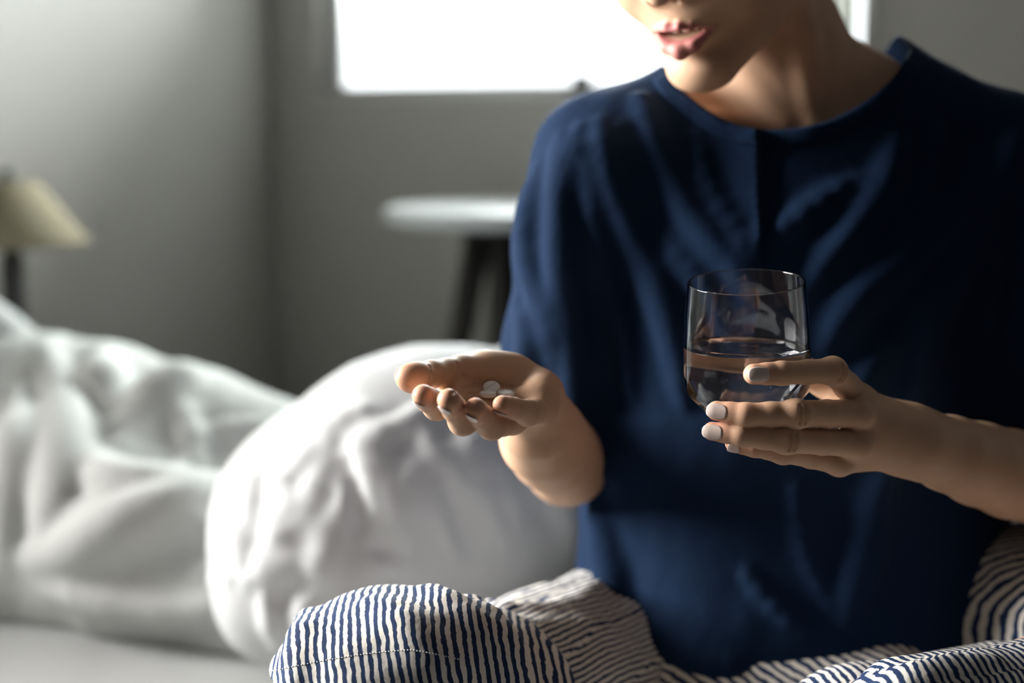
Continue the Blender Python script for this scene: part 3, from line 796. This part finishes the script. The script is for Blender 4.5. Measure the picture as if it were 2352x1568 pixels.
# ---------- shirt
def shirt():
    trap = UN(.03, cap(U(1700, 248, 1.25), U(1380, 378, 1.222), .055, .052), cap(U(1950, 222, 1.25), U(2330, 388, 1.222), .055, .053), cap(U(1700, 248, 1.25), U(1950, 222, 1.25), .055))
    ch = UN(.08, ell(U(1815, 680, 1.245), (.185, .118, .20)), ell(U(1815, 900, 1.25), (.178, .122, .25)), ell(U(1815, 1260, 1.245), (.178, .140, .23)))
    hem = UN(.05, cap(U(1560, 1440, 1.22), U(2150, 1440, 1.22), .085), cap(U(1650, 1520, 1.15), U(2000, 1520, 1.15), .05))
    trunk = UN(.06, trap, ch, hem)
    slP = chain([U(1385, 375, 1.215), U(1335, 560, 1.215), U(1322, 800, 1.225), U(1335, 1060, 1.228)], [.056, .053, .058, .062], .03)
    slG = chain([U(2330, 395, 1.215), U(2365, 560, 1.21), U(2390, 800, 1.195), U(2430, 1060, 1.17)], [.058, .055, .06, .066], .03)
    endP = U(1330, 1035, 1.228); endG = U(2430, 1075, 1.17)
    slPc = SUB(.004, slP, S(lambda P, b: P[:, 2]-endP[2], slP.lo-1, slP.hi+1)); slGc = SUB(.004, slG, S(lambda P, b: P[:, 2]-endG[2], slG.lo-1, slG.hi+1))
    base = UN(.03, trunk, slPc, slGc)
    R = [  # (fold line in view, radius)
        ([(1293, 318), (1288, 400), (1288, 490), (1296, 637), (1310, 735), (1318, 850), (1330, 960)], .013),
        ([(1335, 300), (1318, 370), (1298, 450)], .009),
        ([(1380, 290), (1404, 416), (1442, 514), (1490, 612), (1535, 710), (1560, 820), (1575, 920)], .013),
        ([(1474, 235), (1504, 333), (1543, 431), (1602, 514), (1665, 588), (1720, 640)], .012),
        ([(1342, 343), (1362, 490), (1396, 637), (1430, 760), (1450, 900)], .007),
        ([(1430, 300), (1470, 440), (1530, 540), (1610, 650), (1660, 760)], .006),
        ([(1590, 320), (1620, 420), (1680, 520), (1730, 590)], .005),
        ([(1240, 400), (1222, 500), (1215, 580), (1235, 630)], .012),
        ([(1205, 590), (1235, 640), (1262, 720), (1270, 820)], .011),
        ([(1195, 700), (1225, 770), (1215, 830), (1195, 870)], .010),
        ([(1964, 416), (1886, 470), (1812, 514), (1763, 549)], .010),
        ([(2062, 330), (2033, 431), (1984, 504), (1935, 563), (1886, 602), (1860, 660)], .013),
        ([(2150, 300), (2130, 400), (2080, 500), (2020, 570), (1960, 630)], .008),
        ([(2233, 367), (2224, 441), (2155, 514), (2082, 588), (1993, 661), (1935, 725), (1900, 790)], .015),
        ([(2243, 441), (2204, 588), (2160, 661), (2130, 735), (2110, 830), (2085, 930)], .015),
        ([(2336, 318), (2292, 416), (2268, 514), (2262, 640), (2270, 780)], .012),
        ([(2060, 760), (1990, 860), (1960, 960), (1950, 1050)], .009),
        ([(2050, 1040), (2015, 1120), (1995, 1240), (1960, 1340), (1950, 1420)], .015),
        ([(1375, 1150), (1390, 1240), (1410, 1330), (1425, 1420)], .014),
        ([(1720, 1320), (1790, 1400), (1850, 1440)], .006),
        ([(1480, 1440), (1560, 1500), (1640, 1535), (1720, 1550)], .010),
        ([(1830, 1130), (1850, 1250), (1900, 1380)], .006),
    ]
    rg = ridges(R, base, sink=.12, y0=.8, y1=1.5)
    nd = UN(.012, base, *rg)
    # centre front pleat: the panel on one side lies over the other
    sx0 = U(1752, 310, 1.14); sx1 = U(1750, 620, 1.12)
    def step(P):
        xs = sx0[0]+(P[:, 2]-sx0[2])*(sx1[0]-sx0[0])/(sx1[2]-sx0[2])
        t = (xs-P[:, 0])
        fade = np.clip((P[:, 2]-.72)/.06, 0, 1)*np.clip((1.19-P[:, 1])/.03, 0, 1)
        up = np.clip(t/.0012, 0, 1)*np.exp(-np.clip(t, 0, 9)/.05)
        dn = np.exp(-np.clip(-t, 0, 9)/.022)*(t < 0)
        return fade*(.0055*up-.0050*dn)
    nd = DISP(nd, lambda P: step(P)+.0014*wob(P*[1.4, 1, .3], 61, 10)+.0007*wob(P*[2, 1, .6], 62, 24), .012)
    V, F = surf(nd, .003)
    V, F = clip(V, F, lambda P: .395-P[:, 2])
    # neck opening: a wide round neckline, its front edge traced over the cloth, its back edge level behind the nape
    NL = [(1520, 150), (1538, 180), (1566, 212), (1605, 245), (1660, 280), (1710, 296), (1765, 303), (1830, 299), (1895, 285), (1955, 258), (2010, 222), (2050, 185), (2076, 150), (2092, 112)]
    C3 = np.array([cast(px, py, nd, .9, 1.45) if cast(px, py, nd, .9, 1.45) is not None else U(px, py, 1.25) for px, py in NL])
    xa, xb = C3[0, 0], C3[-1, 0]; cx = (xa+xb)/2; hw = (xb-xa)/2
    def zline(x, y):
        zf = np.interp(x, C3[:, 0], C3[:, 2])
        t = (x-cx)/hw
        zb = np.interp(x, [xa, xb], [C3[0, 2], C3[-1, 2]])+.006*np.sqrt(np.clip(1-t*t, 0, 1))
        w = np.clip((y-1.22)/.05, 0, 1)
        return zf*(1-w)+zb*w
    def neck(P): return np.minimum(P[:, 2]-zline(P[:, 0], P[:, 1]), hw-np.abs(P[:, 0]-cx))
    V, F = clip(V, F, neck)
    # ribbed neckband sewn along the front edge
    BV, BF = [], []
    cc = np.array([np.interp(np.linspace(0, 13, 90), np.arange(14), np.array(NL)[:, k]) for k in (0, 1)]).T
    for it in range(3): cc[1:-1] = (cc[:-2]+cc[1:-1]*2+cc[2:])/4
    tn = np.gradient(cc, axis=0); tn /= np.linalg.norm(tn, axis=1)[:, None]; nn = np.stack([-tn[:, 1], tn[:, 0]], 1)
    rows = 6; good = []
    for (px, py), (nx, ny) in zip(cc[4:-4], nn[4:-4]):
        col = []
        for r in range(rows):
            u = r/(rows-1); h = cast(px+nx*(-3+40*u), py+ny*(-3+40*u), nd, .9, 1.45)
            if h is None: break
            col.append(h+np.array([0, -1, .25])*(.0004+.0013*math.sin(math.pi*min(1, .12+u*.86))))
        if len(col) == rows: good.append(col)
    for c in good: BV += c
    for i in range(len(good)-1):
        for r in range(rows-1): BF.append([i*rows+r, i*rows+r+1, (i+1)*rows+r+1, (i+1)*rows+r])
    # open the sleeve ends
    capm = np.zeros(len(V), bool)
    for sl, e in ((slP, endP), (slG, endG)): capm |= (np.abs(V[:, 2]-e[2]) < .004) & (sl(V) < -.006) & (trunk(V) > .006)
    F = F[~capm[F].all(1)]; u = np.unique(F); mp = np.zeros(len(V), int); mp[u] = np.arange(len(u)); V, F = V[u], mp[F]
    o = mesh('shirt', V, F, M_navy, person); s = o.modifiers.new('solid', 'SOLIDIFY'); s.thickness = .0022; s.offset = -1
    bo = mesh('neckband', BV, BF, M_navy, o, origin=person.location); q = bo.modifiers.new('solid', 'SOLIDIFY'); q.thickness = .0015; q.offset = 0
    o['label'] = 'loose navy blue cotton tee with a centre front seam'
    return nd, trunk, base
SHIRT, TRUNK, SBASE = shirt()

# ---------- striped shorts
def shorts():
    knee = UN(.03, ell(U(905, 1660, .95), (.093, .085, .090)), cap(U(905, 1650, .95), U(1090, 1640, .985), .086, .078))
    knee = UN(.02, knee, *ridges([([(860, 1400), (930, 1450), (980, 1500), (1040, 1540)], .012), ([(1000, 1370), (1060, 1440), (1130, 1520), (1180, 1560)], .013),
                                 ([(1090, 1390), (1130, 1450), (1170, 1540)], .010), ([(700, 1420), (690, 1500), (680, 1560)], .008)], knee, sink=.5))
    thigh = UN(.03, chain([U(1080, 1600, 1.03), U(1270, 1565, 1.12), U(1430, 1530, 1.2), HIPR], [.062, .073, .085, .10], .03))
    thigh = UN(.015, thigh, *ridges([([(1120, 1395), (1220, 1420), (1330, 1400), (1370, 1350)], .008), ([(1150, 1450), (1260, 1460), (1380, 1450)], .008), ([(1180, 1500), (1300, 1520), (1420, 1530)], .008)], thigh, sink=.4))
    lap = UN(.06, cap(HIPR, HIPL, .10), cap(U(1600, 1640, 1.14), U(2000, 1640, 1.12), .075))
    thL = chain([HIPL, U(2390, 1440, 1.16), KL], [.10, .082, .082], .03)
    shin = chain([U(2640, 1620, .98), U(2230, 1670, .905), U(2080, 1690, .89), U(2010, 1715, .885)], [.07, .0475, .046, .03], .02)
    shin = UN(.012, shin, *ridges([([(2060, 1560), (2150, 1530), (2280, 1525)], .006), ([(2040, 1580), (2120, 1560), (2230, 1555)], .006)], shin, sink=.4))
    shinb = chain([U(2300, 1630, 1.0), U(1950, 1685, .97), U(1810, 1715, .95)], [.05, .045, .03], .02)
    parts = [knee, thigh, lap, thL, shin, shinb]
    wr = lambda P: .0018*wob(P, 71, 12)+.0009*wob(P, 72, 34)
    nd = DISP(UN(.010, *parts), wr, .004)
    V, F = surf(nd, .003, hi=np.array([.62, 1.42, 2.]))
    hemz = U(880, 1638, .865)[2]
    V, F = clip(V, F, lambda P: np.where((P[:, 0] < .10) & (P[:, 1] < 1.0), np.maximum(hemz-.5*np.maximum(P[:, 0]+.085, 0), BZ+.002)-P[:, 2], BZ+.002-P[:, 2]))
    D = np.stack([p(V) for p in parts], 1); w = D.argmin(1)
    per = .0062
    X, Y, Z = V.T
    s0 = (X*1.0+(Z-.6)*.17+.03*(Y-.9)+.0012*wob(V, 73, 14))/per
    tri = lambda t: np.abs((t % 1)-.5)*2
    rw = np.floor((X*.8-Y*.5+.005*wob(V, 77, 8))/.024); s1 = (Z*.80+Y*.45-X*.52)/(per*.80)+(rw*.37) % 1.0+.4*wob(V, 74, 12)
    s2 = (X*.55+Y*.55+Z*.3)/per
    s3 = (X*.6+Y*.7-Z*.2)/(per*.95)
    row = np.floor((Z*.9+Y*.5-X*.22+.004*wob(V, 76, 9))/.021); s4 = (X*.98+Y*.2+Z*.10)/per+(row*.37) % 1.0+.25*wob(V, 75, 14)
    st = np.choose(w, [s0, s1, s2, s3, s4, s4+.3])
    o = mesh('striped_shorts', V, F, M_stripe, person, attrs={'stripe': ('FLOAT', st)})
    s = o.modifiers.new('solid', 'SOLIDIFY'); s.thickness = .0018; s.offset = -1
    o['label'] = 'white cotton shorts with thin wavy navy stripes'
    # stitching along the hem
    pts = []
    for i in range(64):
        t = i/63; px = 618+452*t; py = 1542-52*math.sin(min(t*1.05, 1)*math.pi*.55)+26*max(0, t-.72)/.28
        h = cast(px, py, nd, .7, 1.1)
        if h is not None: pts.append(h)
    V, F = [], []
    for a, b in zip(pts[:-1], pts[1:]):
        p = a+(b-a)*.18; q = a+(b-a)*.82; u = np.array([0, -.0004, .0001]); z = np.array([0, 0, .00035]); k = len(V)
        V += [p-z, q-z, q+z, p+z, p-z+u, q-z+u, q+z+u, p+z+u]
        F += [[k+i for i in f] for f in ((4,5,6,7),(0,1,5,4),(2,3,7,6),(1,2,6,5),(3,0,4,7))]
    if V: tag(mesh('hem_stitching', V, F, M_thread, o, origin=person.location), kind='stuff')
shorts()

# ================================================================== GLASS OF WATER
GC = U(1715, 800, .970)
GT = rot('Y', -2.8)@rot('X', 6.0)
# outer profile (r, z) from the base, metres
def glass():
    rp, zp = [], []
    foot = -.048
    outer = [(0, 0), (.024, 0), (.0265, .0010), (.0285, .003), (.0412, .0168), (.0426, .0190), (.0433, .0235), (.0435, .033), (.0431, .050), (.0418, .075), (.0400, .0945)]
    rim = [(.03935+.00065*math.cos(t), .0950+.00065*math.sin(t)) for t in np.linspace(-.2, math.pi+.2, 9)]
    inner = [(.0387, .0945), (.0405, .075), (.0418, .050), (.0422, .033), (.0420, .0245), (.0412, .0205), (.0397, .0185), (.0280, .0068), (.025, .0055), (0, .0052)]
    base = GC+GT@np.array([0, 0, foot])
    def sm(p, n=4):
        out = [p[0]]
        for a, b in zip(p[:-1], p[1:]):
            for k in range(1, n+1): out.append((a[0]+(b[0]-a[0])*k/n, a[1]+(b[1]-a[1])*k/n))
        return out
    g = empty('water_glass', base); tag(g, 'clear stemless drinking glass half full, held in the hand', 'glass')
    V, F = lathe(outer+rim+inner, base, 128, GT); bm = fixn(mesh('glass_body', V, F, M_glass, g))
    # clean poles
    b = bmesh.new(); b.from_mesh(bm.data); bmesh.ops.remove_doubles(b, verts=b.verts, dist=1e-6); bmesh.ops.recalc_face_normals(b, faces=b.faces); b.to_mesh(b and bm.data); b.free()
    # water: fills the inside up to a level surface
    wz = U(1714, 793, .970)[2]
    seg = 128; V, F = [], []
    prof = [(r+.00025 if r > 0 else 0, z-(.00025 if r > 0 else .0002)) for r, z in inner[::-1]]
    prof = sm(prof, 3)
    rings = []
    for i in range(seg):
        a = 2*math.pi*i/seg; d = np.array([math.cos(a), math.sin(a), 0]); line = []
        pts = [base+GT@(d*r+np.array([0, 0, z])) for r, z in prof]
        last = pts[0]; out = []
        for p in pts:
            if p[2] <= wz: out.append(p)
            else:
                t = (wz-last[2])/(p[2]-last[2]); out.append(last+(p-last)*t); break
            last = p
        rings.append(out)
    K = 30
    for out in rings:   # resample by arc length
        P = np.array(out); L = np.concatenate([[0], np.cumsum(np.linalg.norm(np.diff(P, axis=0), axis=1))]); t = np.linspace(0, L[-1], K)
        V += [np.array([np.interp(x, L, P[:, c]) for c in range(3)]) for x in t]
    top = np.mean([r[-1] for r in rings], axis=0)
    for i in range(seg):
        j = (i+1) % seg
        for k in range(K-1): F.append([i*K+k, j*K+k, j*K+k+1, i*K+k+1])
    # meniscus: rim sits a little higher, surface level inside
    b0 = len(V)
    for q, (fr, dz) in enumerate(((.985, -.0009), (.955, -.0015), (.6, -.0016), (.25, -.0016))):
        for i in range(seg): p = V[i*K+K-1]; V.append(top+(p-top)*fr+np.array([0, 0, dz]))
    V.append(top+np.array([0, 0, -.0016])); ce = len(V)-1
    for i in range(seg):
        j = (i+1) % seg
        F.append([i*K+K-1, j*K+K-1, b0+j, b0+i])
        for q in range(3): F.append([b0+q*seg+i, b0+q*seg+j, b0+(q+1)*seg+j, b0+(q+1)*seg+i])
        F.append([b0+3*seg+i, b0+3*seg+j, ce])
    w = mesh('water', V, F, M_water, g); b = bmesh.new(); b.from_mesh(w.data); bmesh.ops.remove_doubles(b, verts=b.verts, dist=1e-6); bmesh.ops.recalc_face_normals(b, faces=b.faces); b.to_mesh(w.data); b.free()
glass()

# ================================================================== TABLETS
def tablet(c, R, label):
    r, hh = .0058, .0019
    prof = [(0, -hh-.0003), (r*.6, -hh-.0002), (r-.0006, -hh+.0002), (r, -hh+.0008), (r, hh-.0008), (r-.0006, hh-.0002), (r*.6, hh+.0002), (0, hh+.0003)]
    V, F = lathe(prof, np.zeros(3), 40)
    o = empty('tablet', c); tag(o, label, 'pill', 'white tablets on the open palm')
    V = [R@np.array(v)+c for v in V]
    fixn(mesh('disc', V, F, M_pill, o))
    V = []; F = []
    for z in (hh-.0004, hh+.00032):
        for x, y in ((-.0046, -.00022), (.0046, -.00022), (.0046, .00022), (-.0046, .00022)): V.append(R@np.array([x, y, z])+c)
    F = [[0,1,2,3],[7,6,5,4],[0,4,5,1],[1,5,6,2],[2,6,7,3],[3,7,4,0]]
    mesh('score_line', V, F, M_score, o, smooth=False)
M_score = mat('tablet_score_shade', (.45, .46, .47), .7, .2, noise=(200, .03))  # grey of the bar stands in for the shade inside the pressed score
def onpalm(px, py, y0=.95, y1=1.03):
    p = cast(px, py, ARM_P, .925, 1.06)
    return p
pa = onpalm(1121, 912); pb = onpalm(1162, 911)
tablet(pa+np.array([0, 0, .0022]), rot('X', 3), 'white tablet lying flat in front of the tilted one')
tablet(pb+np.array([0, 0, .0020]), rot('Y', 4)@rot('X', 5), 'white tablet lying flat nearest to the little finger')
tablet(pa+np.array([.0022, .0085, .0050]), rot('X', 34)@rot('Z', 40), 'white scored tablet tilted up against the other tablets')
